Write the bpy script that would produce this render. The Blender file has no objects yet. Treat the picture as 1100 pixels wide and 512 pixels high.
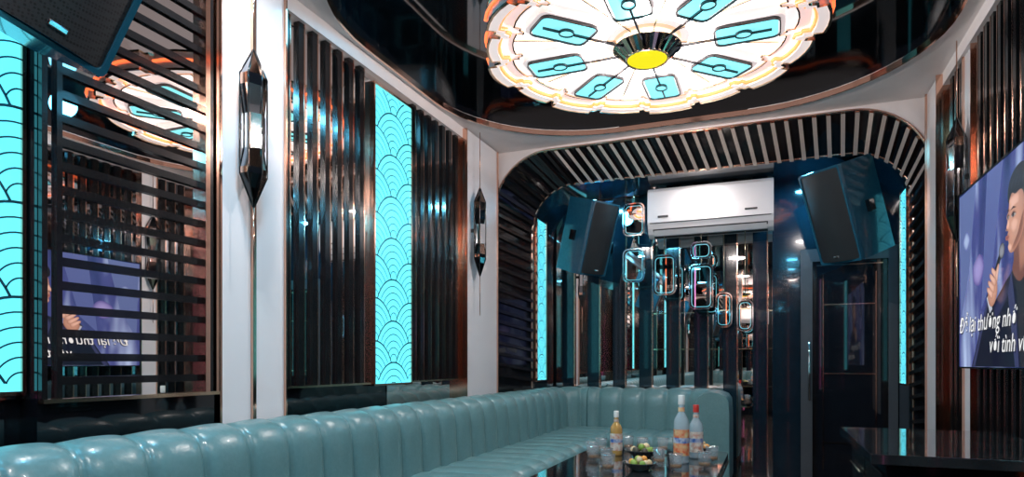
import bpy, math, random
from mathutils import Matrix, Vector
random.seed(4)
S=bpy.context.scene
S.view_settings.view_transform='Standard'
pi=math.pi
# ---------------------------------------------------------------- materials
MATS={}
def mat(name,col,rough=.4,metal=0.,em=None,es=0.,coat=0.,trans=0.,ior=1.45,alpha=None,noise=None,bump=0.,nscale=8.):
    if name in MATS: return MATS[name]
    m=bpy.data.materials.new(name); m.use_nodes=True
    nt=m.node_tree; b=nt.nodes['Principled BSDF']
    b.inputs['Base Color'].default_value=(*col,1)
    b.inputs['Roughness'].default_value=rough
    b.inputs['Metallic'].default_value=metal
    b.inputs['IOR'].default_value=ior
    if alpha: b.inputs['Alpha'].default_value=alpha
    if coat: b.inputs['Coat Weight'].default_value=coat; b.inputs['Coat Roughness'].default_value=.03
    if trans: b.inputs['Transmission Weight'].default_value=trans
    if em: b.inputs['Emission Color'].default_value=(*em,1); b.inputs['Emission Strength'].default_value=es
    if noise or bump:
        tc=nt.nodes.new('ShaderNodeTexCoord'); n=nt.nodes.new('ShaderNodeTexNoise')
        n.inputs['Scale'].default_value=nscale; n.inputs['Detail'].default_value=5
        nt.links.new(tc.outputs['Object'],n.inputs['Vector'])
        if noise:
            r=nt.nodes.new('ShaderNodeValToRGB'); r.color_ramp.elements[0].position=.35; r.color_ramp.elements[1].position=.7
            r.color_ramp.elements[0].color=(*col,1); r.color_ramp.elements[1].color=(*noise,1)
            nt.links.new(n.outputs['Fac'],r.inputs['Fac']); nt.links.new(r.outputs['Color'],b.inputs['Base Color'])
        if bump:
            bp=nt.nodes.new('ShaderNodeBump'); bp.inputs['Strength'].default_value=bump; bp.inputs['Distance'].default_value=.01
            nt.links.new(n.outputs['Fac'],bp.inputs['Height']); nt.links.new(bp.outputs['Normal'],b.inputs['Normal'])
    MATS[name]=m; return m
mirror=mat('bronze_mirror',(.90,.83,.80),.01,1.)
mirror_dk=mat('smoked_mirror',(.30,.31,.34),.03,1.)
copper=mat('polished_copper',(.78,.47,.35),.12,1.)
bronze=mat('cream_metal_slat',(.86,.74,.66),.22,.6)
gold=mat('champagne_gold',(.86,.66,.45),.15,1.)
black=mat('black_lacquer',(.003,.004,.006),.06,0,coat=.5,noise=(.005,.006,.008))
traym=mat('black_ceiling_gloss',(.003,.005,.007),.07,0,coat=1.,ior=1.9,noise=(.005,.008,.010))
slatm=mat('dark_slat_lacquer',(.005,.005,.006),.16,coat=.25,noise=(.009,.009,.009))
navy=mat('navy_lacquer',(.004,.014,.023),.10,coat=.5,noise=(.006,.019,.031))
white=mat('white_gloss_panel',(.82,.82,.84),.20,coat=.4,noise=(.86,.85,.86),nscale=2)
ceilw=mat('ceiling_white',(.78,.73,.71),.5,noise=(.81,.76,.74))
tealL=mat('teal_leather',(.112,.228,.238),.28,coat=.2,noise=(.128,.25,.26),bump=.12,nscale=60)
chrome=mat('chrome',(.8,.8,.82),.06,1.)
glass=mat('clear_glass',(.35,.42,.45),.02,coat=1.,alpha=.20)
cyan=mat('cyan_led_panel',(.05,.3,.35),.3,em=(.13,.80,.95),es=1.3)
cyan2=mat('cyan_led_petal',(.05,.3,.35),.3,em=(.26,.82,.90),es=1.1)
linem=mat('fan_line_metal',(.03,.16,.20),.25,.6)
acw=mat('ac_plastic',(.78,.79,.81),.25,noise=(.80,.81,.83))
acd=mat('ac_vent_dark',(.03,.03,.035),.4,noise=(.04,.04,.04))
floor_m=mat('floor_marble_dark',(.012,.010,.010),.08,noise=(.09,.06,.045),nscale=3,coat=.5)
tabm=mat('black_marble',(.008,.010,.012),.06,noise=(.025,.028,.03),nscale=5,coat=.6)
dklight=mat('white_led_diffuser',(.8,.78,.77),.4,em=(1.,.87,.87),es=.80)
dklight2=mat('white_led_diffuser_soft',(.8,.77,.76),.4,em=(1.,.82,.80),es=.64)
orange=mat('orange_neon',(.9,.3,.1),.4,em=(1.,.17,.05),es=1.6)
pink=mat('added_pink_glow',(.9,.2,.5),.4,em=(1.,.22,.55),es=1.2)
yellow=mat('yellow_lens',(0,0,0),.9,em=(.98,.87,.02),es=1.); yellow.node_tree.nodes['Principled BSDF'].inputs['Specular IOR Level'].default_value=0
acryl=mat('frosted_acrylic',(.80,.76,.75),.25,coat=.4,em=(1.,.84,.81),es=.42)
def grille():
    m=bpy.data.materials.new('speaker_grille'); m.use_nodes=True; nt=m.node_tree; b=nt.nodes['Principled BSDF']
    tc=nt.nodes.new('ShaderNodeTexCoord'); v=nt.nodes.new('ShaderNodeTexVoronoi'); v.inputs['Scale'].default_value=95; v.inputs['Randomness'].default_value=0
    r=nt.nodes.new('ShaderNodeValToRGB'); r.color_ramp.elements[0].position=.3; r.color_ramp.elements[1].position=.45
    r.color_ramp.elements[0].color=(.001,.001,.001,1); r.color_ramp.elements[1].color=(.018,.02,.023,1)
    nt.links.new(tc.outputs['Object'],v.inputs['Vector']); nt.links.new(v.outputs['Distance'],r.inputs['Fac']); nt.links.new(r.outputs['Color'],b.inputs['Base Color'])
    b.inputs['Roughness'].default_value=.45
    return m
grillem=grille()
spkbody=mat('speaker_cyan_lit_body',(.008,.075,.13),.22,coat=.5,noise=(.012,.09,.15),nscale=30)  # blue in the base colour stands in for cyan light on the sides
# ---------------------------------------------------------------- builder
class B:
    def __init__(s): s.v=[];s.f=[];s.m=[];s.sm=[];s.mats=[];s.M=Matrix.Identity(4)
    def mi(s,m):
        if m not in s.mats: s.mats.append(m)
        return s.mats.index(m)
    def add(s,vs,fs,m,smooth=False,M=None):
        T=s.M@M if M is not None else s.M
        o=len(s.v); s.v+=[tuple(T@Vector(p)) for p in vs]; i=s.mi(m)
        for f in fs: s.f.append([o+k for k in f]); s.m.append(i); s.sm.append(smooth)
    def box(s,a,b,m,M=None):
        x0,y0,z0=a;x1,y1,z1=b
        vs=[(x0,y0,z0),(x1,y0,z0),(x1,y1,z0),(x0,y1,z0),(x0,y0,z1),(x1,y0,z1),(x1,y1,z1),(x0,y1,z1)]
        s.add(vs,[(0,3,2,1),(4,5,6,7),(0,1,5,4),(1,2,6,5),(2,3,7,6),(3,0,4,7)],m,False,M)
    def prism(s,pts,z0,z1,m,M=None,caps=True,smooth=False,side=None):
        n=len(pts); vs=[(p[0],p[1],z0) for p in pts]+[(p[0],p[1],z1) for p in pts]
        s.add(vs,[(i,(i+1)%n,n+(i+1)%n,n+i) for i in range(n)],side or m,smooth,M)
        if caps: s.add(vs,[tuple(range(n-1,-1,-1)),tuple(range(n,2*n))],m,False,M)
    def ring(s,a,b,z0,z1,m,M=None,smooth=False,oside=None):
        n=len(a); vs=[(p[0],p[1],z0) for p in a]+[(p[0],p[1],z0) for p in b]+[(p[0],p[1],z1) for p in a]+[(p[0],p[1],z1) for p in b]
        fs=[];fo=[]
        for i in range(n):
            j=(i+1)%n
            fs+=[(i,n+i,n+j,j),(2*n+i,2*n+j,3*n+j,3*n+i),(n+i,3*n+i,3*n+j,n+j)]
            fo.append((i,j,2*n+j,2*n+i))
        s.add(vs,fs,m,smooth,M); s.add(vs,fo,oside or m,smooth,M)
    def lathe(s,prof,m,M=None,seg=28,smooth=True):
        vs=[];fs=[];n=len(prof)
        for k in range(seg):
            a=2*pi*k/seg
            for r,z in prof: vs.append((r*math.cos(a),r*math.sin(a),z))
        for k in range(seg):
            k2=(k+1)%seg
            for i in range(n-1): fs.append((k*n+i,k2*n+i,k2*n+i+1,k*n+i+1))
        s.add(vs,fs,m,smooth,M)
    def tube(s,path,r,m,closed=False,seg=8,M=None):
        P=[Vector(p) for p in path]; n=len(P); vs=[];fs=[]
        for i in range(n):
            a=P[i-1] if (i>0 or closed) else P[i]; b=P[(i+1)%n] if (i<n-1 or closed) else P[i]
            t=(b-a).normalized(); up=Vector((0,0,1)) if abs(t.z)<.95 else Vector((1,0,0))
            u=t.cross(up).normalized(); w=t.cross(u)
            rr=r[i] if isinstance(r,(list,tuple)) else r
            for k in range(seg):
                an=2*pi*k/seg; vs.append(tuple(P[i]+u*math.cos(an)*rr+w*math.sin(an)*rr))
        for i in range(n if closed else n-1):
            j=(i+1)%n
            for k in range(seg):
                q=(k+1)%seg; fs.append((i*seg+k,i*seg+q,j*seg+q,j*seg+k))
        if not closed: fs+= [tuple(range(seg-1,-1,-1)),tuple((n-1)*seg+k for k in range(seg))]
        s.add(vs,fs,m,True,M)
    def grid(s,rows,m,smooth=True,M=None):
        n=len(rows[0]); vs=[p for r in rows for p in r]; fs=[]
        for i in range(len(rows)-1):
            for k in range(n-1): fs.append((i*n+k,i*n+k+1,(i+1)*n+k+1,(i+1)*n+k))
        s.add(vs,fs,m,smooth,M)
    def obj(s,name,parent=None,bevel=0,origin=None):
        me=bpy.data.meshes.new(name); me.from_pydata(s.v,[],s.f)
        for m in s.mats: me.materials.append(m)
        me.polygons.foreach_set('material_index',s.m); me.polygons.foreach_set('use_smooth',s.sm); me.update()
        o=bpy.data.objects.new(name,me); S.collection.objects.link(o)
        if parent: o.parent=parent
        if bevel:
            md=o.modifiers.new('bevel','BEVEL'); md.width=bevel; md.segments=3; md.limit_method='ANGLE'
        return o
def T(x,y,z): return Matrix.Translation((x,y,z))
def R(a,ax): return Matrix.Rotation(a,4,ax)
def rrect(w,h,r,n=6,cx=0,cy=0):
    pts=[]
    for (sx,sy,a0) in [(1,1,0),(-1,1,pi/2),(-1,-1,pi),(1,-1,1.5*pi)]:
        for k in range(n+1):
            a=a0+pi/2*k/n
            pts.append((cx+sx*(w/2-r)+r*math.cos(a),cy+sy*(h/2-r)+r*math.sin(a)))
    return pts
def basis(x,y,z,o):
    return Matrix(((x[0],y[0],z[0],o[0]),(x[1],y[1],z[1],o[1]),(x[2],y[2],z[2],o[2]),(0,0,0,1)))
XL,XR,YB,YN,ZC=-2.53,1.18,6.8,-1.0,3.15
ZP=3.06
XA=-2.43
# ---------------------------------------------------------------- shell
b=B(); b.box((XL-.1,YN-.1,-.1),(XR+.1,YB+.1,0),floor_m); b.obj('floor')
b=B(); b.box((XL-.12,YN,0),(XL,YB,3.5),black)
b.box((XL,YN,.97),(XL+.006,5.78,ZP),mirror); b.box((XL,3.9,.5),(XL+.006,5.78,.97),mirror)
b.box((XL,YN,ZP),(XL+.05,5.78,ZC),ceilw)
b.box((XL,1.50,.55),(XA-.006,2.29,ZC),black); b.box((XA-.006,1.52,.97),(XA,2.27,ZP),mirror)
b.obj('wall_left')
b=B(); b.box((XR,YN,0),(XR+.12,YB,3.5),black)
b.box((XR-.006,YN,.0),(XR,5.78,ZP),mirror_dk); b.box((XR-.05,YN,ZP),(XR,5.78,ZC),ceilw); b.obj('wall_right')
b=B(); b.box((XL-.12,YN-.12,0),(XR+.12,YN,3.5),black); b.box((XL+.01,YN,.3),(XR-.01,YN+.006,3.1),mirror)
x=XL+.1;k=0
while x<XR-.1:
    b.box((x,YN+.006,.1),(x+.07,YN+.03,3.1),slatm); b.box((x+.07,YN+.006,.1),(x+.08,YN+.034,3.1),(copper,orange,copper,pink)[k%4]); x+=.3;k+=1  # orange and pink glowing strips added to colour the back mirror's reflections
for z in (.6,1.4,2.2): b.box((XL+.05,YN+.03,z),(XR-.05,YN+.04,z+.02),gold)
b.obj('wall_rear')
b=B(); b.box((XL-.12,YB,0),(XR+.12,YB+.12,3.5),black)
b.box((-2.2,YB-.006,0),(.02,YB,3.1),mirror)
x=-2.12
while x<-.02:
    b.box((x,YB-.03,0.0),(x+.13,YB-.006,3.05),navy)
    b.box((x+.13,YB-.034,0.0),(x+.140,YB-.006,3.05),copper); x+=.28
b.box((.02,YB-.05,0),(.27,YB,3.1),navy); b.box((.27,YB-.05,2.19),(1.08,YB,3.1),navy)
b.obj('wall_back')
# ceiling with rounded tray
cx0,cx1,cy0,cy1=-2.44,1.03,2.3,5.62
hole=rrect(cx1-cx0,cy1-cy0,1.2,14,(cx0+cx1)/2,(cy0+cy1)/2)
def proj(p,mx0=XL-.1,mx1=XR+.1,my0=YN-.1,my1=YB+.1):
    cc=((cx0+cx1)/2,(cy0+cy1)/2); d=(p[0]-cc[0],p[1]-cc[1]); k=1e9
    if d[0]>1e-6:k=min(k,(mx1-cc[0])/d[0])
    if d[0]<-1e-6:k=min(k,(mx0-cc[0])/d[0])
    if d[1]>1e-6:k=min(k,(my1-cc[1])/d[1])
    if d[1]<-1e-6:k=min(k,(my0-cc[1])/d[1])
    return (cc[0]+d[0]*k,cc[1]+d[1]*k)
outer=[proj(p,XL-.1,XR+.1,cy0-.05,cy1+.05) for p in hole]
b=B(); b.ring(outer,hole,ZC,ZC+.04,ceilw)
b.box((XL-.1,cy1+.0,ZC+.001),(XR+.1,YB+.1,ZC+.04),ceilw); b.box((XL-.1,YN-.1,ZC-.002),(XR+.1,cy0-.05,ZC+.04),black)
for sx,sy in ((0,0),(1,0),(0,1),(1,1)):
    X0=XL-.1 if sx==0 else XR+.1; Y0=cy0-.05 if sy==0 else cy1+.05
    xs=sorted((X0,X0+(.35 if sx==0 else -.35))); ys=sorted((Y0,Y0+(.4 if sy==0 else -.4)))
    b.box((xs[0],ys[0],ZC+.001),(xs[1],ys[1],ZC+.04),ceilw)
hi=rrect(cx1-cx0-.03,cy1-cy0-.03,1.185,14,(cx0+cx1)/2,(cy0+cy1)/2)
b.ring(hole,hi,ZC-.012,ZC+.03,copper,smooth=False)
b.prism(hole,ZC+.04,ZC+.30,black,caps=False,smooth=True)
b.prism([(XL-.1,YN-.1),(XR+.1,YN-.1),(XR+.1,YB+.1),(XL-.1,YB+.1)],ZC+.30,ZC+.36,traym)
b.obj('ceiling')
# ---------------------------------------------------------------- arch
def arch_path(x0,x1,zt,r,zb,n=14,ns=14):
    pts=[]
    zc=zt-r
    for k in range(ns): pts.append((x0,zb+(zc-zb)*k/ns))
    for k in range(n): a=pi-pi/2*k/n; pts.append((x0+r+r*math.cos(a),zc+r*math.sin(a)))
    for k in range(ns): pts.append((x0+r+(x1-x0-2*r)*k/ns,zt))
    for k in range(n): a=pi/2-pi/2*k/n; pts.append((x1-r+r*math.cos(a),zc+r*math.sin(a)))
    for k in range(ns+1): pts.append((x1,zc-(zc-zb)*k/ns))
    return pts
ro=.56
po=arch_path(XL+.02,XR-.02,ZC-.03,ro,.0,14,16)
pin=arch_path(-2.22,1.08,2.86,.46,.0,14,16)
b=B(); yo,yi=5.78,6.06
b.grid([[(p[0],yo,p[1]) for p in po],[(p[0],yi,p[1]) for p in pin]],black)
b.grid([[(p[0],yi,p[1]) for p in pin],[(p[0],YB-.055,p[1]) for p in pin]],navy)
full=[]
for p in po:
    zc=ZC-.03-ro; c=(-.675,zc)
    if p[1]<zc: full.append((XL-.02 if p[0]<-.7 else XR+.02,p[1]))
    else:
        d=(p[0]-c[0],p[1]-c[1]); k=1e9
        if abs(d[0])>1e-6:k=min(k,1.875/abs(d[0]))
        if d[1]>1e-6:k=min(k,(ro+.03)/d[1])
        full.append((c[0]+d[0]*k,c[1]+d[1]*k))
b.grid([[(p[0],yo,p[1]) for p in full],[(p[0],yo,p[1]) for p in po]],ceilw,False)
b.tube([(p[0],yo-.004,p[1]) for p in po],.012,copper)
b.tube([(p[0],yi,p[1]) for p in pin],.010,copper)
def resample(path,step):
    out=[];acc=0;nx=.05
    for i in range(len(path)-1):
        a,c=path[i],path[i+1]; L=math.dist(a,c)
        while nx<=acc+L:
            t=(nx-acc)/L; out.append((i+t)); nx+=step
        acc+=L
    return out
def at(path,t):
    i=min(int(t),len(path)-2); f=t-i
    return Vector((path[i][0]*(1-f)+path[i+1][0]*f,path[i][1]*(1-f)+path[i+1][1]*f))
for t in resample(po,.105):
    A=at(po,t);C=at(pin,t); tan=(at(po,min(t+.01,len(po)-1.001))-at(po,max(t-.01,0)))
    if tan.length<1e-6: continue
    tan.normalize(); h=.016
    A3=Vector((A.x,yo+.005,A.y));C3=Vector((C.x,yi-.005,C.y)); tt=Vector((tan.x,0,tan.y))*h
    d=(C3-A3).normalized(); nn=d.cross(Vector((tan.x,0,tan.y))).normalized()
    if nn.y>0: nn=-nn
    nn=nn*.035
    vs=[A3-tt,A3+tt,C3+tt,C3-tt,A3-tt+nn,A3+tt+nn,C3+tt+nn,C3-tt+nn]
    vs=[tuple(q) for q in vs]
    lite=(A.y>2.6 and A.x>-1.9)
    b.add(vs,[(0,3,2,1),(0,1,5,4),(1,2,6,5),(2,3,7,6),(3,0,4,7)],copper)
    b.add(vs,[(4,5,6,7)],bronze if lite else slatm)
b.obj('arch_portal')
# ---------------------------------------------------------------- scallop light panels
def fan_panel(name,w,h,M,r):
    b=B(); b.M=M
    b.box((0,0,0),(w,h,.03),cyan)
    fr=.014
    for (a,c) in [((-fr,-fr),(0,h+fr)),((w,-fr),(w+fr,h+fr)),((0,-fr),(w,0)),((0,h),(w,h+fr))]:
        b.box((a[0],a[1],0),(c[0],c[1],.04),copper)
    sy=1.25; ry=r*sy; rows=int(h/(ry*.5))+3
    def centres(j):
        off=0 if j%2==0 else r
        return [(off+2*r*k,j*ry*.5-ry) for k in range(-1,int(w/(2*r))+3)]
    for j in range(rows):
        for c in centres(j):
            for rr in (1.,.84,.68,.52,.36,.2):
                n=30; seg=[]
                def flush(sg):
                    if len(sg)>1:
                        wd=.0030 if rr<1 else .0050
                        row0=[];row1=[]
                        for (x,y,a) in sg:
                            row0.append((x-math.cos(a)*wd,y-math.sin(a)*wd,.033)); row1.append((x+math.cos(a)*wd,y+math.sin(a)*wd,.033))
                        b.grid([row0,row1],linem,False)
                for k in range(n+1):
                    a=pi*k/n; x=c[0]+r*rr*math.cos(a); y=c[1]+ry*rr*math.sin(a)
                    ok=-1e-6<=x<=w+1e-6 and 0<=y<=h
                    if ok:
                        for jj in (j-1,j-2):
                            for d in centres(jj):
                                if y>=d[1]-1e-6 and ((x-d[0])/r)**2+((y-d[1])/ry)**2<.995: ok=False
                    if ok: seg.append((x,y,a))
                    else: flush(seg); seg=[]
                flush(seg)
    return b.obj(name)
def ML(y,z,x=XL+.006):
    return basis((0,1,0),(0,0,1),(1,0,0),(x,y,z))
def MR(y,z,x=XR-.006):
    return basis((0,-1,0),(0,0,1),(-1,0,0),(x,y,z))
fan_panel('light_panel',.54,2.02,ML(.94,1.0),.27)
fan_panel('light_panel.001',.47,2.04,ML(3.70,.96),.235)
fan_panel('light_panel.002',.28,1.80,ML(6.12,.93,-2.22),.14)
fan_panel('light_panel.003',.28,1.80,MR(6.42,.93,1.08),.14)
fan_panel('light_panel.004',.45,2.02,MR(2.0,1.0),.225)
fan_panel('light_panel.005',.47,2.02,ML(-.65,.99),.235)
# ---------------------------------------------------------------- left wall trim
x0=XL+.006
b=B(); z=1.02
while z<3.03:
    b.box((XA+.002,1.56,z),(XA+.014,2.22,z+.030),slatm); z+=.088
b.box((XA,1.50,.97),(XA+.02,1.52,ZP),slatm); b.box((XA,1.555,.97),(XA+.016,1.575,ZP),slatm)
b.box((XA,2.20,.97),(XA+.04,2.225,ZP),copper);b.box((XA,2.24,.97),(XA+.02,2.26,ZP),slatm); b.box((XA,2.27,.97),(XA+.03,2.285,ZP),copper)
b.box((XA,1.5,.955),(XA+.03,2.29,.97),gold)
b.obj('slat_screen_horizontal')
def vslats(name,y0,y1,step=.118,w=.042,X=x0,sgn=1,z0=.97,z1=ZP,D=.02):
    b=B(); y=y0+.03; k=0
    while y+w<y1:
        b.box((min(X,X+sgn*D),y,z0),(max(X,X+sgn*D),y+w,z1),slatm)
        b.box((min(X,X+sgn*(D+.002)),y+w,z0),(max(X,X+sgn*(D+.002)),y+w+.009,z1),copper)
        y+=step;k+=1
    b.box((min(X,X+sgn*.026),y0,z0-.012),(max(X,X+sgn*.026),y1,z0),gold)
    return b.obj(name)
vslats('slat_screen_vertical',2.81,3.68)
vslats('slat_screen_vertical.001',4.19,5.0)
vslats('slat_screen_vertical.002',-.1,.9)
def pillar(name,X,sgn,y0,y1,D=.07):
    b=B(); xa,xb=sorted((X,X+sgn*D))
    b.box((xa,y0+.013,.55),(xb,y1-.013,3.14),white)
    for y in (y0,y1-.012):
        xa,xb=sorted((X,X+sgn*(D+.015))); b.box((xa,y,.55),(xb,y+.012,3.14),copper)
    return b.obj(name)
pillar('pilaster',x0,1,2.31,2.53,.09)
pillar('pilaster.001',x0,1,2.55,2.79)
pillar('pilaster.002',x0,1,5.02,5.72)
b=B(); b.box((x0,YN+.06,.52),(-2.27,5.77,.545),tabm); b.box((-2.28,YN+.06,.0),(-2.27,5.77,.545),black); b.obj('ledge')
X=XR-.006
vslats('slat_screen_vertical.003',2.05,4.66,.118,.05,X,-1,.1)
vslats('slat_screen_vertical.004',-.5,1.5,.118,.05,X,-1,.1)
pillar('pilaster.003',X,-1,4.70,4.90,.02)
pillar('pilaster.004',X,-1,5.34,5.70)
vslats('slat_screen_vertical.005',4.92,5.32,.118,.05,X,-1,.1)
# ---------------------------------------------------------------- crystal wall lamps
def crystal(name,x,y,zt,zb,sx):
    b=B(); b.M=T(x,y,0)
    H=zt-zb; r=.072
    def pt(k,rr,z): a=2*pi*k/6; return (rr*math.cos(a)*.75,rr*math.sin(a),z)
    lv=[(0.004,zt),(r,zt-.17*H),(r,zt-.24*H),(r*.8,zt-.42*H)]
    lv2=[(r*.8,zb+.36*H),(r,zb+.24*H),(r,zb+.2*H),(.004,zb)]
    for L in (lv,lv2):
        for i in range(3):
            for k in range(6):
                f=[pt(k,L[i][0],L[i][1]),pt(k+1,L[i][0],L[i][1]),pt(k+1,L[i+1][0],L[i+1][1]),pt(k,L[i+1][0],L[i+1][1])]
                b.add(f,[(0,1,2,3)],(black,mirror_dk,copper,chrome)[(k+i)%3])
    for k in range(6):
        b.tube([pt(k,*lv[0]),pt(k,*lv[1]),pt(k,*lv[2]),pt(k,*lv2[1]),pt(k,*lv2[2]),pt(k,*lv2[3])],.0045,slatm,seg=6)
    g=[(.0,zt-.42*H),(r*.78,zt-.42*H),(r*.78,zb+.36*H),(0,zb+.36*H)]
    b.lathe(g,chrome,seg=6,smooth=False)
    b.tube([(0,0,zt),(0,0,3.13)],.004,copper); b.tube([(0,0,zb),(0,0,zb-.35)],.004,copper)
    xa,xb=sorted((0,sx)); b.box((xa,-.012,zt-.5*H),(xb,.012,zt-.46*H),slatm)
    return b.obj(name)
crystal('crystal_sconce',-2.36,2.46,2.64,1.87,-.073)
crystal('crystal_sconce.001',-2.37,5.14,2.64,1.87,-.083)
crystal('crystal_sconce.002',1.09,4.80,2.64,1.87,.063)
# ---------------------------------------------------------------- chandelier
b=B(); b.M=T(-.73,4.13,0)
def step(Rr,notch=.06,lobes=16):
    pts=[]
    for i in range(lobes):
        c=2*pi*i/lobes; hw=pi/lobes
        wide=i%2==0
        R1=Rr if wide else Rr*(1-notch*.6)
        fl=[-.96,-.8,-.8,-.4,0,.4,.8,.8,.96]
        for q,f in enumerate(fl):
            rr=R1*(1-.02*f*f)
            if q in (0,1,7,8): rr=R1*(1-notch)
            a=c+f*hw; pts.append((rr*math.cos(a),rr*math.sin(a)))
    return pts
zd=3.15
b.ring(step(1.06),step(.99),zd-.055,zd+.07,acryl,oside=bronze)
b.ring(step(1.065),step(1.05),zd-.062,zd-.05,gold); b.ring(step(1.065),step(1.05),zd+.06,zd+.075,gold)
b.tube([(p[0],p[1],zd+.005) for p in step(1.07)],.009,orange,closed=True,seg=6)
b.tube([(p[0],p[1],zd-.035) for p in step(.982)],.013,orange,closed=True,seg=6)
b.ring(step(.99),step(.89),zd-.015,zd+.05,dklight2)
b.ring(step(.895),step(.885),zd-.022,zd-.012,gold)
b.prism(step(.89),zd+.01,zd+.05,dklight,side=acryl)
zd2=zd+.035
for k in range(8):
    M=R(k*pi/4,'Z'); c=.60; L=.38; W=.235
    ob=rrect(L+.045,W+.045,.06,5,c,0); o1=rrect(L,W,.05,5,c,0); o2=rrect(L-.014,W-.014,.042,5,c,0)
    b.prism(ob,zd2-.075,zd2-.02,dklight2,M,side=acryl)
    b.prism(o2,zd2-.082,zd2-.074,dklight,M)
    b.ring(o1,o2,zd2-.094,zd2-.074,black,M)
    o3=rrect(L-.030,W-.030,.035,5,c,0); b.prism(o3,zd2-.087,zd2-.082,cyan2,M)
    el=[(c-.02+.05*math.cos(a),.042*math.sin(a)) for a in [2*pi*q/20 for q in range(20)]]
    el2=[(c-.02+.042*math.cos(a),.034*math.sin(a)) for a in [2*pi*q/20 for q in range(20)]]
    b.ring(el,el2,zd2-.102,zd2-.087,black,M); b.prism(el2,zd2-.096,zd2-.087,cyan2,M)
    b.box((.18,-.006,zd2-.102),(c-.07,.006,zd2-.090),black,M)
    b.box((c+.03,-.005,zd2-.102),(c+.14,.005,zd2-.090),black,M)
    M2=R(k*pi/4+pi/8,'Z'); b.box((.2,-.004,zd+.0),(.86,.004,zd+.010),gold,M2)
def flut(r,d,n=24):
    return [((r+(d if i%2 else -d))*math.cos(2*pi*i/(2*n)),(r+(d if i%2 else -d))*math.sin(2*pi*i/(2*n))) for i in range(2*n)]
b.prism(flut(.215,.0),zd-.04,zd+.01,gold)
A=flut(.208,.006);C=flut(.13,.004); n=len(A)
vs=[(p[0],p[1],zd-.04) for p in A]+[(p[0],p[1],zd-.115) for p in C]
b.add(vs,[(i,(i+1)%n,n+(i+1)%n,n+i) for i in range(0,n,2)],black); b.add(vs,[(i,(i+1)%n,n+(i+1)%n,n+i) for i in range(1,n,2)],gold)
b.lathe([(0.001,zd-.128),(.07,zd-.126),(.11,zd-.12),(.125,zd-.11)],yellow,seg=32)
b.lathe([(.125,zd-.112),(.137,zd-.117),(.137,zd-.105)],gold,seg=32)
b.lathe([(.05,zd+.05),(.05,ZC+.30)],black,seg=16)
b.obj('ceiling_chandelier')
# ---------------------------------------------------------------- sofa
def sweep_path():
    r=.34; xa=-2.05; yb=6.42; xe=-.46; r2=.26
    y=-.7; raw=[]
    Lst=yb-r-y
    for k in range(int(Lst/.0125)+1): raw.append((Vector((xa,y+.0125*k)),Vector((1,0))))
    for k in range(36):
        a=pi-pi/2*k/35; raw.append((Vector((xa+r+r*math.cos(a),yb-r+r*math.sin(a))),Vector((-math.cos(a),-math.sin(a)))))
    x=xa+r
    while x<xe-r2: raw.append((Vector((x,yb)),Vector((0,-1)))); x+=.0125
    for k in range(28):
        a=pi/2-pi/2*k/27; raw.append((Vector((xe-r2+r2*math.cos(a),yb-r2+r2*math.sin(a))),Vector((-math.cos(a),-math.sin(a)))))
    y=yb-r2
    while y>5.62: raw.append((Vector((xe,y)),Vector((-1,0)))); y-=.0125
    return raw
raw=sweep_path()
prof=[(.14,.40),(.14,.5),(.135,.6),(.13,.7),(.125,.76),(.11,.81),(.08,.845),(.03,.86),(-.03,.86),(-.08,.84),(-.105,.80),(-.11,.7),(-.11,.5),(-.11,.12)]
rows=[];acc=0;last=raw[0][0]; stp=.225
def bulge(f,amp): return amp*(max(0,1-abs(2*f-1)**2.6))**.5
for (p,nrm) in raw:
    acc+=(p-last).length; last=p
    bul=bulge((acc/stp)%1.,.043)
    row=[]
    for (q,z) in prof:
        d=Vector((1,0)) if (z<.72 and q>0) else (Vector((-1,0)) if z<.72 else Vector((q,(z-.72)*1.2)).normalized())
        k=bul*(1 if q>.09 else (.6 if q>0 else .3))
        row.append((p.x+nrm.x*(q-.025+d.x*k),p.y+nrm.y*(q-.025+d.x*k),z-.022+d.y*k))
    rows.append(row)
b=B(); b.grid(rows,tealL)
b.add(rows[-1],[tuple(range(len(rows[-1])))],tealL)
b.add(rows[0],[tuple(range(len(rows[0])-1,-1,-1))],tealL)
def seat(fn,length):
    rws=[];n=int(length/.0125)
    pr=[(.0,.44),(.15,.455),(.35,.46),(.5,.46),(.57,.45),(.61,.42),(.62,.38),(.61,.30),(.60,.12)]
    for i in range(n+1):
        t=length*i/n; bul=bulge((t/.225)%1.,.035)
        rws.append([fn(t,q+(bul*.6 if z<.43 else 0),z-.02+(bul if z>=.38 else 0)) for q,z in pr])
    b.grid(rws,tealL)
    b.add(rws[0],[tuple(range(len(pr)))],tealL); b.add(rws[-1],[tuple(range(len(pr)))],tealL)
seat(lambda t,q,z:(-1.98+q,-.68+t,z),6.97)
seat(lambda t,q,z:(-1.42+t,6.33-q,z),.88)
b.box((-2.13,-.66,.02),(-1.42,6.4,.12),black); b.box((-1.5,5.78,.02),(-.38,6.5,.12),black)
for (x,y) in [(-2.1,-.6),(-1.5,-.6),(-1.5,2.5),(-1.5,5.5),(-.45,5.85),(-.45,6.4),(-2.1,6.3)]:
    b.box((x-.02,y-.02,0),(x+.02,y+.02,.03),copper)
b.obj('corner_sofa')
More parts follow.
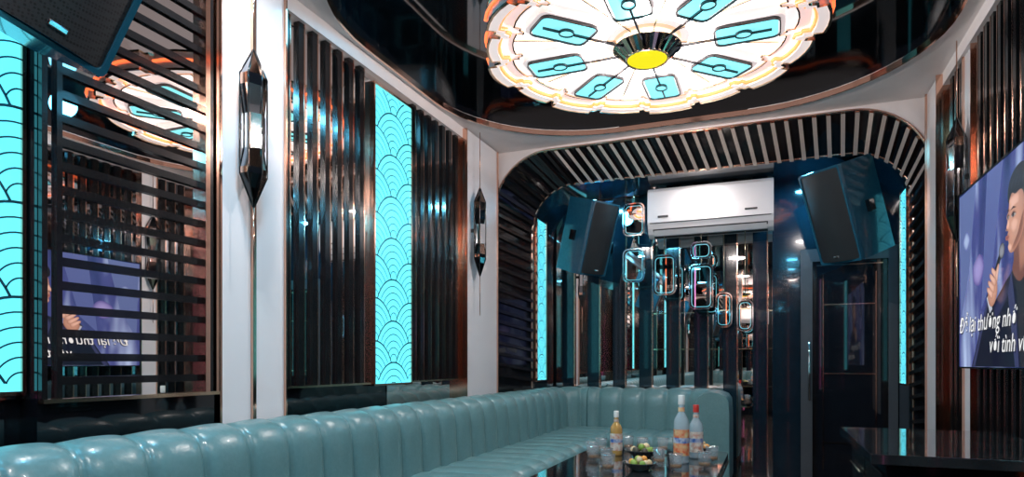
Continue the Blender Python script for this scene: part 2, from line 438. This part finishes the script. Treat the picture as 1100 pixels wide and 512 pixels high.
# ---------------------------------------------------------------- tv
tv=bpy.data.objects.new('television',None); S.collection.objects.link(tv)
TY,TZ,TXF=4.64,1.07,1.065
MT=basis((0,-1,0),(0,0,1),(-1,0,0),(TXF,TY,TZ))
W,H=1.85,1.045
b=B(); b.M=MT
b.prism(rrect(W,H,.012,3,W/2,H/2),-.045,-.004,black)
b.ring(rrect(W,H,.012,3,W/2,H/2),rrect(W-.02,H-.02,.008,3,W/2,H/2),-.004,.003,slatm)
b.box((.5,.25,-.086),(1.35,.8,-.045),black)
b.obj('tv_body',tv)
def screen_mat():
    m=bpy.data.materials.new('tv_stage_backdrop'); m.use_nodes=True; nt=m.node_tree; bs=nt.nodes['Principled BSDF']
    tc=nt.nodes.new('ShaderNodeTexCoord'); w=nt.nodes.new('ShaderNodeTexNoise'); mp=nt.nodes.new('ShaderNodeMapping')
    mp.inputs['Rotation'].default_value=(.6,0,0); mp.inputs['Scale'].default_value=(1,2.6,.7)
    w.inputs['Scale'].default_value=1.6; w.inputs['Detail'].default_value=2
    r=nt.nodes.new('ShaderNodeValToRGB'); e=r.color_ramp.elements
    e[0].position=.30;e[0].color=(.008,.018,.08,1); e[1].position=.72; e[1].color=(.40,.50,.72,1)
    q=e.new(.5); q.color=(.050,.060,.20,1)
    nt.links.new(tc.outputs['Object'],mp.inputs[0]); nt.links.new(mp.outputs[0],w.inputs['Vector']); nt.links.new(w.outputs['Fac'],r.inputs['Fac'])
    nt.links.new(r.outputs['Color'],bs.inputs['Emission Color']); bs.inputs['Emission Strength'].default_value=1.3
    bs.inputs['Base Color'].default_value=(.01,.01,.02,1); bs.inputs['Roughness'].default_value=.2
    return m
b=B(); b.M=MT; b.box((.01,.01,-.004),(W-.01,H-.01,-.001),screen_mat()); b.obj('tv_screen',tv)
IMG=bpy.data.materials.new('screen_image'); IMG.use_nodes=True
_b=IMG.node_tree.nodes['Principled BSDF']; _a=IMG.node_tree.nodes.new('ShaderNodeVertexColor'); _a.layer_name='Col'
IMG.node_tree.links.new(_a.outputs['Color'],_b.inputs['Emission Color']); _b.inputs['Emission Strength'].default_value=1.; _b.inputs['Base Color'].default_value=(0,0,0,1); _b.inputs['Roughness'].default_value=.3
def cr(pts,n=6):
    out=[];N=len(pts)
    for i in range(N):
        p0,p1,p2,p3=[Vector(pts[(i+k-1)%N]) for k in range(4)]
        for j in range(n):
            t=j/n
            out.append(tuple(.5*((2*p1)+(-p0+p2)*t+(2*p0-5*p1+4*p2-p3)*t*t+(-p0+3*p1-3*p2+p3)*t*t*t)))
    return out
IV=[];IF=[];IC=[];LZ=[0.]
def tz(q): return (q[0],max(.012,min(H-.012,q[1]*.925)))
def sh(pts,c,c2=None,smooth=True):
    LZ[0]+=.0004; p=cr(pts) if smooth else pts
    p=[tz(q) for q in p]; n=len(p)
    cx=sum(q[0] for q in p)/n; cy=sum(q[1] for q in p)/n
    if c2 is None or not smooth:
        o=len(IV)
        for q in p: IV.append(tuple(MT@Vector((q[0],q[1],LZ[0])))); IC.append(c)
        IF.append(list(range(o,o+n)))
        return
    o=len(IV)
    for f,cc in ((1.,c2),(.72,tuple((a+b_*2)/3 for a,b_ in zip(c2,c))),(.35,c)):
        for q in p: IV.append(tuple(MT@Vector((cx+(q[0]-cx)*f,cy+(q[1]-cy)*f,LZ[0])))); IC.append(cc)
    for r_ in (0,1):
        for i in range(n): j=(i+1)%n; IF.append([o+r_*n+i,o+r_*n+j,o+(r_+1)*n+j,o+(r_+1)*n+i])
    IF.append([o+2*n+i for i in range(n)])
skin=(.42,.19,.13);skinL=(.82,.48,.37);skinM=(.60,.31,.22);skinD=(.18,.07,.055);hair=(.006,.005,.010);hairL=(.035,.03,.05)
suit=(.008,.010,.024);suitL=(.04,.045,.12);shirt=(.02,.02,.03);lip=(.36,.11,.10);eyew=(.45,.42,.42);micm=(.015,.015,.02);micL=(.28,.29,.34)
sh([(.02,1.11),(.35,1.12),(.22,.6),(.05,.3)],(.12,.16,.36),None,False)
sh([(.55,1.12),(.80,1.12),(.62,.5),(.45,.35)],(.10,.13,.34),None,False)
sh([(.30,.62),(.42,.68),(.5,.6),(.42,.5),(.32,.52)],(.35,.30,.62),(.10,.08,.30))
sh([(.10,.80),(.17,.86),(.24,.8),(.17,.74)],(.40,.50,.75),(.10,.12,.36))
sh([(1.35,1.12),(1.75,1.12),(1.8,.3),(1.55,.4)],(.12,.16,.36),None,False)
sh([(.40,.012),(.52,.22),(.66,.36),(.84,.46),(.97,.52),(1.18,.54),(1.36,.47),(1.54,.36),(1.62,.20),(1.66,.012)],suit,None,False)
sh([(.55,.20),(.66,.34),(.84,.44),(.92,.45),(.86,.36),(.70,.26)],(.03,.035,.09),suit)
sh([(1.25,.47),(1.36,.45),(1.5,.35),(1.56,.22),(1.4,.32)],(.03,.035,.09),suit)
sh([(.93,.50),(1.0,.40),(1.05,.012),(1.14,.012),(1.17,.36),(1.19,.52),(1.06,.56)],shirt,None,False)
sh([(.93,.51),(.88,.40),(.98,.012),(1.03,.012),(.99,.30)],suitL,None,False)
sh([(1.19,.53),(1.25,.42),(1.17,.012),(1.12,.012),(1.16,.32)],suitL,None,False)
sh([(.98,.66),(.965,.56),(.95,.50),(1.05,.44),(1.17,.52),(1.15,.60),(1.15,.72)],skinD)
sh([(1.03,.64),(1.03,.56),(1.05,.48),(1.14,.54),(1.13,.70)],skin,skinD)
sh([(.90,.86),(.89,.93),(.95,1.0),(1.06,1.025),(1.17,.99),(1.22,.90),(1.21,.79),(1.17,.72),(1.13,.74),(1.10,.85),(1.0,.88)],hair)
sh([(.915,.875),(.90,.83),(.895,.795),(.885,.765),(.868,.735),(.875,.722),(.892,.716),(.885,.70),(.89,.688),(.887,.672),(.90,.655),(.895,.63),(.915,.605),(.955,.598),(1.01,.618),(1.07,.66),(1.105,.71),(1.125,.78),(1.11,.87),(1.04,.93),(.96,.93)],skinM,skin)
sh([(.93,.61),(.99,.618),(1.06,.665),(1.10,.73),(1.115,.80),(1.075,.76),(1.03,.69),(.97,.64)],(.24,.095,.07),skin)
sh([(.925,.88),(.91,.85),(.92,.82),(.99,.83),(1.04,.84),(1.03,.88)],skinL,skinM)
sh([(.93,.745),(.955,.70),(1.0,.70),(1.03,.74),(1.0,.765),(.955,.765)],skinL,skinM)
sh([(.90,.79),(.89,.765),(.874,.737),(.884,.728),(.905,.728),(.918,.745),(.915,.775)],skinL,skinM)
sh([(.90,.64),(.91,.615),(.94,.61),(.95,.63),(.93,.648)],skinL,skinM)
sh([(.905,.86),(.90,.92),(.95,.985),(1.05,1.0),(1.16,.95),(1.17,.84),(1.135,.76),(1.115,.80),(1.105,.86),(1.07,.89),(1.0,.885),(.95,.90)],hair)
for q in range(4): sh([(.93+.05*q,.90),(.95+.055*q,.95),(1.0+.05*q,.975),(.96+.055*q,.945)],hairL,hair)
sh([(1.115,.80),(1.13,.815),(1.15,.80),(1.15,.76),(1.13,.725),(1.115,.73)],skinM,skin); sh([(1.125,.79),(1.14,.79),(1.135,.75),(1.123,.75)],skinD)
for (cx,w_) in ((.985,.034),(.922,.018)):
    sh([(cx-w_*1.3,.785),(cx,.808),(cx+w_*1.3,.785),(cx,.766)],(.28,.12,.085),skinM)
    sh([(cx-w_,.780),(cx,.789),(cx+w_,.781),(cx,.774)],eyew); sh([(cx-w_*.5,.781),(cx-w_*.1,.790),(cx+w_*.35,.781),(cx-w_*.1,.773)],hair)
    sh([(cx-w_*1.1,.782),(cx,.798),(cx+w_*1.1,.784),(cx,.790)],hair,None,False)
    sh([(cx-w_*1.2,.810),(cx,.826),(cx+w_*1.3,.812),(cx,.815)],(.02,.01,.01),None,False)
sh([(.889,.722),(.90,.727),(.92,.723),(.905,.716)],skinD,skin)
sh([(.890,.683),(.905,.691),(.945,.682),(.92,.666),(.896,.669)],lip); sh([(.896,.681),(.91,.682),(.935,.681),(.91,.677)],skinD)
sh([(.60,.40),(.64,.375),(.83,.59),(.80,.615)],micm,None,False)
sh([(.80,.625),(.815,.655),(.855,.665),(.88,.64),(.87,.60),(.84,.585),(.81,.595)],micL,micm)
sh([(.34,.012),(.42,.12),(.52,.27),(.64,.40),(.72,.36),(.74,.26),(.70,.012)],suit,None,False)
sh([(.36,.02),(.44,.13),(.54,.28),(.64,.40),(.655,.39),(.56,.26),(.47,.12),(.40,.012)],suitL,None,False)
sh([(.61,.40),(.66,.42),(.70,.33),(.66,.31)],(.5,.52,.6),None,False)
sh([(.63,.40),(.655,.45),(.69,.49),(.735,.50),(.775,.47),(.78,.42),(.75,.37),(.70,.345),(.66,.355)],skinM,skin)
for (ax,ay,bx,by) in [(.775,.50,.70,.545),(.76,.465,.675,.515),(.74,.43,.652,.48),(.715,.40,.635,.445)]:
    dx,dy=bx-ax,by-ay; L=math.hypot(dx,dy); nx,ny=-dy/L*.017,dx/L*.017
    sh([(ax+nx,ay+ny),(ax+dx*.5+nx*1.1,ay+dy*.5+ny*1.1),(bx+nx*.8,by+ny*.8),(bx+dx*.15,by+dy*.15),(bx-nx*.8,by-ny*.8),(ax+dx*.5-nx,ay+dy*.5-ny),(ax-nx,ay-ny)],skinL,skin)
sh([(.755,.49),(.77,.53),(.80,.565),(.815,.55),(.80,.51),(.785,.47)],skinL,skin)
me=bpy.data.meshes.new('singer_picture'); me.from_pydata(IV,[],IF); me.materials.append(IMG)
ca=me.color_attributes.new('Col','FLOAT_COLOR','POINT')
for i,c in enumerate(IC): ca.data[i].color=(*c,1)
o=bpy.data.objects.new('singer_picture',me); S.collection.objects.link(o); o.parent=tv
def em(name,c,s=1.): return mat('screen_'+name,(.0,.0,.0),.3,em=c,es=s)
def text(body,s,v,size,name):
    for (dx,dy,dz,m) in ((0.008,-.007,.030,em('text_shadow',(0,0,.01))),(-.004,.004,.0305,em('text_shadow',(0,0,.01))),(0,0,.032,em('text_white',(.95,.95,.95)))):
        cu=bpy.data.curves.new(name,'FONT'); cu.body=body; cu.size=size; cu.shear=.25; cu.materials.append(m)
        o=bpy.data.objects.new(name,cu); S.collection.objects.link(o); o.matrix_world=MT@T(s+dx,v+dy,dz); o.parent=tv
text('Để lại thương nhớ',.15,.205,.122,'lyric_line')
text('với tình vừa xa',.70,.085,.122,'lyric_line_lower')
# ---------------------------------------------------------------- speakers
def speaker(name,loc,face,tilt,roll,wall,h=.70,w=.44,d=.40):
    b=B(); M=T(*loc)@R(face,'Z')@R(-tilt,'X')@R(roll,'Y'); b.M=M
    plan=[(-w/2,d/2),(-w*.30,-d/2),(w*.30,-d/2),(w/2,d/2)]
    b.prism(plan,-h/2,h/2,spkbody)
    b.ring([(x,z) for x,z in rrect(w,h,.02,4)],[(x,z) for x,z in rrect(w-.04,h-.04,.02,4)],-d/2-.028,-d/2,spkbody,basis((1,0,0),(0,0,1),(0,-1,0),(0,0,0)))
    rows=[]
    for i in range(9):
        f=-1+i/4; x=f*(w/2-.02); rows.append([(x,d/2+.02+.035*(1-f*f),-h/2+.02),(x,d/2+.02+.035*(1-f*f),h/2-.02)])
    b.grid(rows,grillem)
    for zz in (-h/2+.02,h/2-.02):
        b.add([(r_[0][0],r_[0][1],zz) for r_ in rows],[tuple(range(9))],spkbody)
    b.box((-.03,d/2+.052,-h/2+.05),(.03,d/2+.062,-h/2+.07),chrome)
    b.box((-w/2-.004,-.02,-.05),(w/2+.004,.03,.05),black)
    b.M=Matrix.Identity(4)
    back=M@Vector((0,-d/2+.02,.05)); b.tube([tuple(back),wall],.018,black)
    b.lathe([(.001,-.01),(.05,-.01),(.05,.01),(.001,.01)],black,T(*wall))
    return b.obj(name,bevel=.005)
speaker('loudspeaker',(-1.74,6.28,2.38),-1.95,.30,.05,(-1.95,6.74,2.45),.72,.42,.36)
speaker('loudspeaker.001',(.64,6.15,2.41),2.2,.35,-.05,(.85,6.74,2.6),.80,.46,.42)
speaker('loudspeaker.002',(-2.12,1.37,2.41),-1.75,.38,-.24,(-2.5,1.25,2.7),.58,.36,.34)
# ---------------------------------------------------------------- air conditioner
b=B(); xa,xb=-1.12,.03; zb=2.34
pf=[(6.74,.06),(6.74,.48),(6.60,.49),(6.52,.475),(6.485,.44),(6.475,.28),(6.48,.14),(6.50,.08),(6.54,.03),(6.60,.005),(6.68,.01)]
pf=[(y-.12,z+zb) for y,z in pf]
Mx=basis((0,1,0),(0,0,1),(1,0,0),(0,0,0))
b.prism(pf,xa,xb,acw,Mx,smooth=False)
b.box((xa+.1,6.61,zb+.1),(xb-.1,6.76,zb+.38),acd)
b.box((xa+.02,6.351,zb+.128),(xb-.02,6.366,zb+.134),acd)
b.add([(xa+.05,6.373,zb+.072),(xb-.05,6.373,zb+.072),(xb-.05,6.477,zb+.0),(xa+.05,6.477,zb+.0)],[(0,1,2,3)],acd)
b.add([(xa+.06,6.366,zb+.060),(xb-.06,6.366,zb+.060),(xb-.06,6.412,zb+.015),(xa+.06,6.412,zb+.015)],[(0,1,2,3)],acw)
b.box((xb-.25,6.348,zb+.19),(xb-.14,6.360,zb+.205),acd); b.box((xa+.1,6.348,zb+.18),(xa+.2,6.360,zb+.20),acd)
b.obj('air_conditioner',bevel=.004)
# ---------------------------------------------------------------- hanging ornaments
cyan_edge=mat('cyan_reflection_edge',(.05,.3,.35),.3,em=(.15,.6,.75),es=.8)  # glowing ring added in place of cyan reflections in the ornament mirrors
def orn(name,x,y,items,ztop):
    b=B(); b.M=T(x,y,0); zp=ztop
    for (z,w,h) in items:
        Mo=basis((1,0,0),(0,0,1),(0,-1,0),(0,0,z))
        b.ring(rrect(w,h,.06,5),rrect(w-.024,h-.024,.05,5),-.03,.03,chrome,Mo)
        b.ring(rrect(w-.024,h-.024,.05,5),rrect(w-.040,h-.040,.045,5),-.02,.012,black,Mo)
        b.ring(rrect(w-.05,h-.05,.04,5),rrect(w-.058,h-.058,.036,5),-.02,.010,cyan_edge,Mo)
        b.prism(rrect(w-.036,h-.036,.045,5),-.006,.006,mirror,Mo)
        b.tube([(0,0,zp),(0,0,z+h/2)],.004,gold); zp=z-h/2
    return b.obj(name)
orn('hanging_ornament',-1.27,6.45,[(2.54,.22,.33),(2.08,.22,.34)],2.85)
orn('hanging_ornament.001',-.97,6.45,[(1.97,.23,.40)],2.35)
orn('hanging_ornament.002',-.62,6.45,[(2.19,.20,.17),(1.84,.23,.44)],2.35)  # small upper frame added where a mirror reflection would show
orn('hanging_ornament.003',-.22,6.45,[(1.55,.15,.3)],2.35)
orn('hanging_ornament.004',-.42,6.60,[(1.62,.16,.34)],2.40)  # extra ornament, built in place of a reflected one
# ---------------------------------------------------------------- door
b=B(); dglass=mat('door_black_glass',(.006,.008,.012),.03,coat=1.,noise=(.008,.010,.014))
dframe=mat('door_frame_grey',(.06,.07,.08),.25,coat=.3,noise=(.065,.075,.085))
b.box((.27,YB-.10,0),(.37,YB-.0,2.18),dframe); b.box((1.0,YB-.10,0),(1.075,YB,2.18),dframe); b.box((.37,YB-.10,2.06),(1.0,YB,2.18),dframe)
b.box((.37,YB-.06,.01),(1.0,YB-.01,2.06),dglass)
b.box((.37,YB-.07,.01),(.41,YB-.06,2.06),slatm); b.box((.96,YB-.07,.01),(1.0,YB-.06,2.06),slatm)
b.box((.41,YB-.065,2.02),(.96,YB-.06,2.03),copper)
for z in (.35,1.0,1.65): b.box((.46,YB-.068,z),(.91,YB-.06,z+.008),copper)
b.box((.46,YB-.068,.1),(.468,YB-.06,1.95),copper); b.box((.90,YB-.068,.1),(.908,YB-.06,1.95),copper)
b.tube([(.34,YB-.15,.75),(.34,YB-.15,1.30)],.010,chrome); b.tube([(.34,YB-.15,.85),(.34,YB-.1,.85)],.008,chrome); b.tube([(.34,YB-.15,1.2),(.34,YB-.1,1.2)],.008,chrome)
b.obj('door_1')
# ---------------------------------------------------------------- control desk
b=B(); b.box((.36,2.82,.71),(1.09,3.98,.75),tabm); b.box((.42,2.88,.03),(1.07,3.94,.71),black)
for y in (2.92,3.43): b.box((.41,y,.08),(.42,y+.47,.66),slatm); b.tube([(.40,y+.05,.58),(.40,y+.42,.58)],.006,gold)
b.box((.44,2.9,0),(1.05,3.92,.03),slatm)
b.obj('control_desk',bevel=.004)
# ---------------------------------------------------------------- table and items
ZT=.55
b=B(); b.prism(rrect(.84,1.7,.06,6,-.66,3.36),ZT-.04,ZT,tabm); b.ring(rrect(.85,1.71,.065,6,-.66,3.36),rrect(.82,1.68,.06,6,-.66,3.36),ZT-.055,ZT-.04,gold)
b.prism(rrect(.55,1.3,.05,6,-.66,3.36),.06,ZT-.05,black); b.prism(rrect(.65,1.4,.05,6,-.66,3.36),0,.06,copper)
b.obj('coffee_table')
liq=mat('vodka_glass',(.62,.74,.80),.03,coat=1.,alpha=.5); drink=mat('amber_drink',(.40,.18,.05),.05,alpha=.6)
lab=mat('bottle_label_white',(.8,.78,.7),.5,noise=(.55,.2,.12),nscale=45)
labr=mat('bottle_label_red',(.75,.10,.03),.4,noise=(.85,.66,.35),nscale=35); capr=mat('cap_red',(.6,.03,.02),.3,noise=(.65,.05,.03)); capw=mat('cap_white',(.75,.75,.7),.4,noise=(.8,.8,.76))
green=mat('bottle_amber',(.50,.27,.07),.05,coat=1.,noise=(.60,.36,.10)); labb=mat('label_blue',(.05,.15,.45),.4,noise=(.8,.8,.8),nscale=35)
def bottle(name,x,y,H,r,gm,lm,cm):
    b=B(); b.M=T(x,y,ZT)
    b.lathe([(.001,.0),(r*.95,.0),(r,.01),(r,H*.58),(r*.9,H*.65),(r*.45,H*.74),(r*.36,H*.78),(r*.34,H*.90),(.001,H*.9)],gm)
    b.lathe([(r*1.02,H*.12),(r*1.02,H*.50)],lm); b.lathe([(r*1.03,H*.30),(r*1.03,H*.38)],labb)
    b.lathe([(r*.42,H*.86),(r*.42,H*.99),(r*.38,H),(.001,H)],cm); b.lathe([(r*.42,H*.76),(r*.40,H*.82)],lm)
    return b.obj(name)
bottle('vodka_bottle',-.455,3.64,.375,.042,liq,labr,capw)
bottle('vodka_bottle.001',-.40,3.86,.31,.040,liq,lab,capr)
bottle('liquor_bottle',-.855,3.80,.265,.036,green,lab,capw)
def tumbler(name,x,y,r=.036,h=.085):
    b=B(); b.M=T(x,y,ZT)
    b.lathe([(.001,.001),(r*.8,.001),(r,h),(r*.93,h),(r*.76,.014),(.001,.014)],glass,seg=20)
    b.lathe([(.001,.015),(r*.75,.015),(r*.82,h*.35),(.001,h*.35)],drink,seg=20)
    b.lathe([(r*.98,h),(r*1.01,h+.001),(r*1.01,h-.002)],chrome,seg=20)
    b.obj(name)
for i,(x,y) in enumerate([(-.74,4.02),(-.62,4.06),(-.56,3.54),(-.30,3.74),(-.32,3.50),(-.93,3.55),(-.83,3.45),(-.98,3.70),(-.45,3.38),(-.77,3.24),(-.54,4.13),(-.97,3.9),(-.84,4.08)]):
    tumbler('tumbler_glass' if i==0 else 'tumbler_glass.%03d'%i,x,y)
dish=mat('dish_dark',(.05,.05,.05),.15,coat=.8,noise=(.07,.07,.07))
def bowl(name,x,y,fc,fr,sc=1.):
    b=B(); b.M=T(x,y,ZT)@Matrix.Scale(sc,4)
    b.lathe([(.001,.001),(.05,.001),(.055,.012),(.095,.045),(.10,.05),(.093,.05),(.05,.018),(.001,.016)],dish,seg=28)
    for k in range(11):
        a=2.4*k; rr=.06*math.sqrt(k/11); z=.045+(.02 if k<4 else 0)
        b.lathe([(.001,-fr),(fr*.7,-fr*.7),(fr,0),(fr*.7,fr*.7),(.001,fr)],fc[k%len(fc)],T(rr*math.cos(a),rr*math.sin(a),z),seg=10)
    b.obj(name)
nut=mat('nut_cream',(.75,.62,.4),.5,noise=(.6,.42,.2)); grn=mat('fruit_green',(.18,.32,.05),.4,noise=(.3,.42,.08))
bowl('snack_bowl',-.69,3.74,[nut,mat('olive_dark',(.06,.05,.03),.4,noise=(.1,.08,.05)),grn],.022)
bowl('snack_bowl.001',-.40,4.08,[mat('fruit_orange',(.75,.3,.05),.4,noise=(.8,.4,.08)),nut],.022,.85)
bowl('snack_bowl.002',-.62,3.30,[MATS['fruit_orange'],grn,nut],.020,.9)
# ---------------------------------------------------------------- lights
def area(name,loc,size,power,col,rot=(0,0,0),shape='DISK'):
    l=bpy.data.lights.new(name,'AREA'); l.shape=shape; l.size=size; l.energy=power; l.color=col
    o=bpy.data.objects.new(name,l); S.collection.objects.link(o); o.location=loc; o.rotation_euler=rot; return o
def point(name,loc,e,c,r=.05):
    l=bpy.data.lights.new(name,'POINT'); l.energy=e; l.color=c; l.shadow_soft_size=r
    o=bpy.data.objects.new(name,l); S.collection.objects.link(o); o.location=loc
point('chandelier_bulb',(-.73,4.13,2.88),76,(1.,.88,.85),0)
i=0
def ceiling_fill(x,y,p,c,z=ZC,sz=.07):  # added fill light for the room, with a made-up ceiling ring around it
    global i
    b=B(); b.M=T(x,y,0); b.lathe([(sz*.5,z-.006),(sz*.5+.015,z-.008),(sz*.5+.017,z+.003)],chrome,seg=24); b.obj('fill_light_ring' if i==0 else 'fill_light_ring.%03d'%i)
    area('ceiling_fill_light.%03d'%i,(x,y,z-.012),sz,p,c); i+=1
CY=(.12,.64,1.);WW=(1.,.90,.86)
ceiling_fill(-2.3,.6,14,CY); ceiling_fill(-1.6,1.95,18,CY,ZC,.2); ceiling_fill(-2.05,2.1,22,WW,ZC,.1)
ceiling_fill(-1.5,-.5,14,CY,ZC,.2); ceiling_fill(-.6,.4,40,WW,ZC,.3); ceiling_fill(.4,-.3,16,CY,ZC,.2); ceiling_fill(.5,1.7,24,WW,ZC,.2)
area('niche_fill_light',(-.6,6.12,2.83),.12,5,WW); area('niche_cyan_fill',(-1.6,6.3,2.83),.12,15,CY); area('niche_cyan_fill.001',(.3,6.4,2.83),.12,12,CY)  # added fills: white for the air conditioner, cyan to tint the niche
point('tray_cyan_fill',(-2.0,3.3,3.27),5,CY,.10); point('tray_cyan_fill.001',(.65,3.6,3.27),4,CY,.10)  # unseen cyan fills above the tray rim, added for blue glow on the ceiling
w=bpy.data.worlds.new('World'); S.world=w; w.use_nodes=True; w.node_tree.nodes['Background'].inputs[0].default_value=(.02,.03,.04,1); w.node_tree.nodes['Background'].inputs[1].default_value=.5
# ---------------------------------------------------------------- camera
cam=bpy.data.cameras.new('camera'); co=bpy.data.objects.new('camera',cam); S.collection.objects.link(co)
co.location=(0,0,1.1); co.rotation_euler=(pi/2,0,math.radians(21.9)); cam.sensor_width=36; cam.lens=690/1100*36; cam.shift_y=134/1100; cam.clip_start=.02
S.camera=co
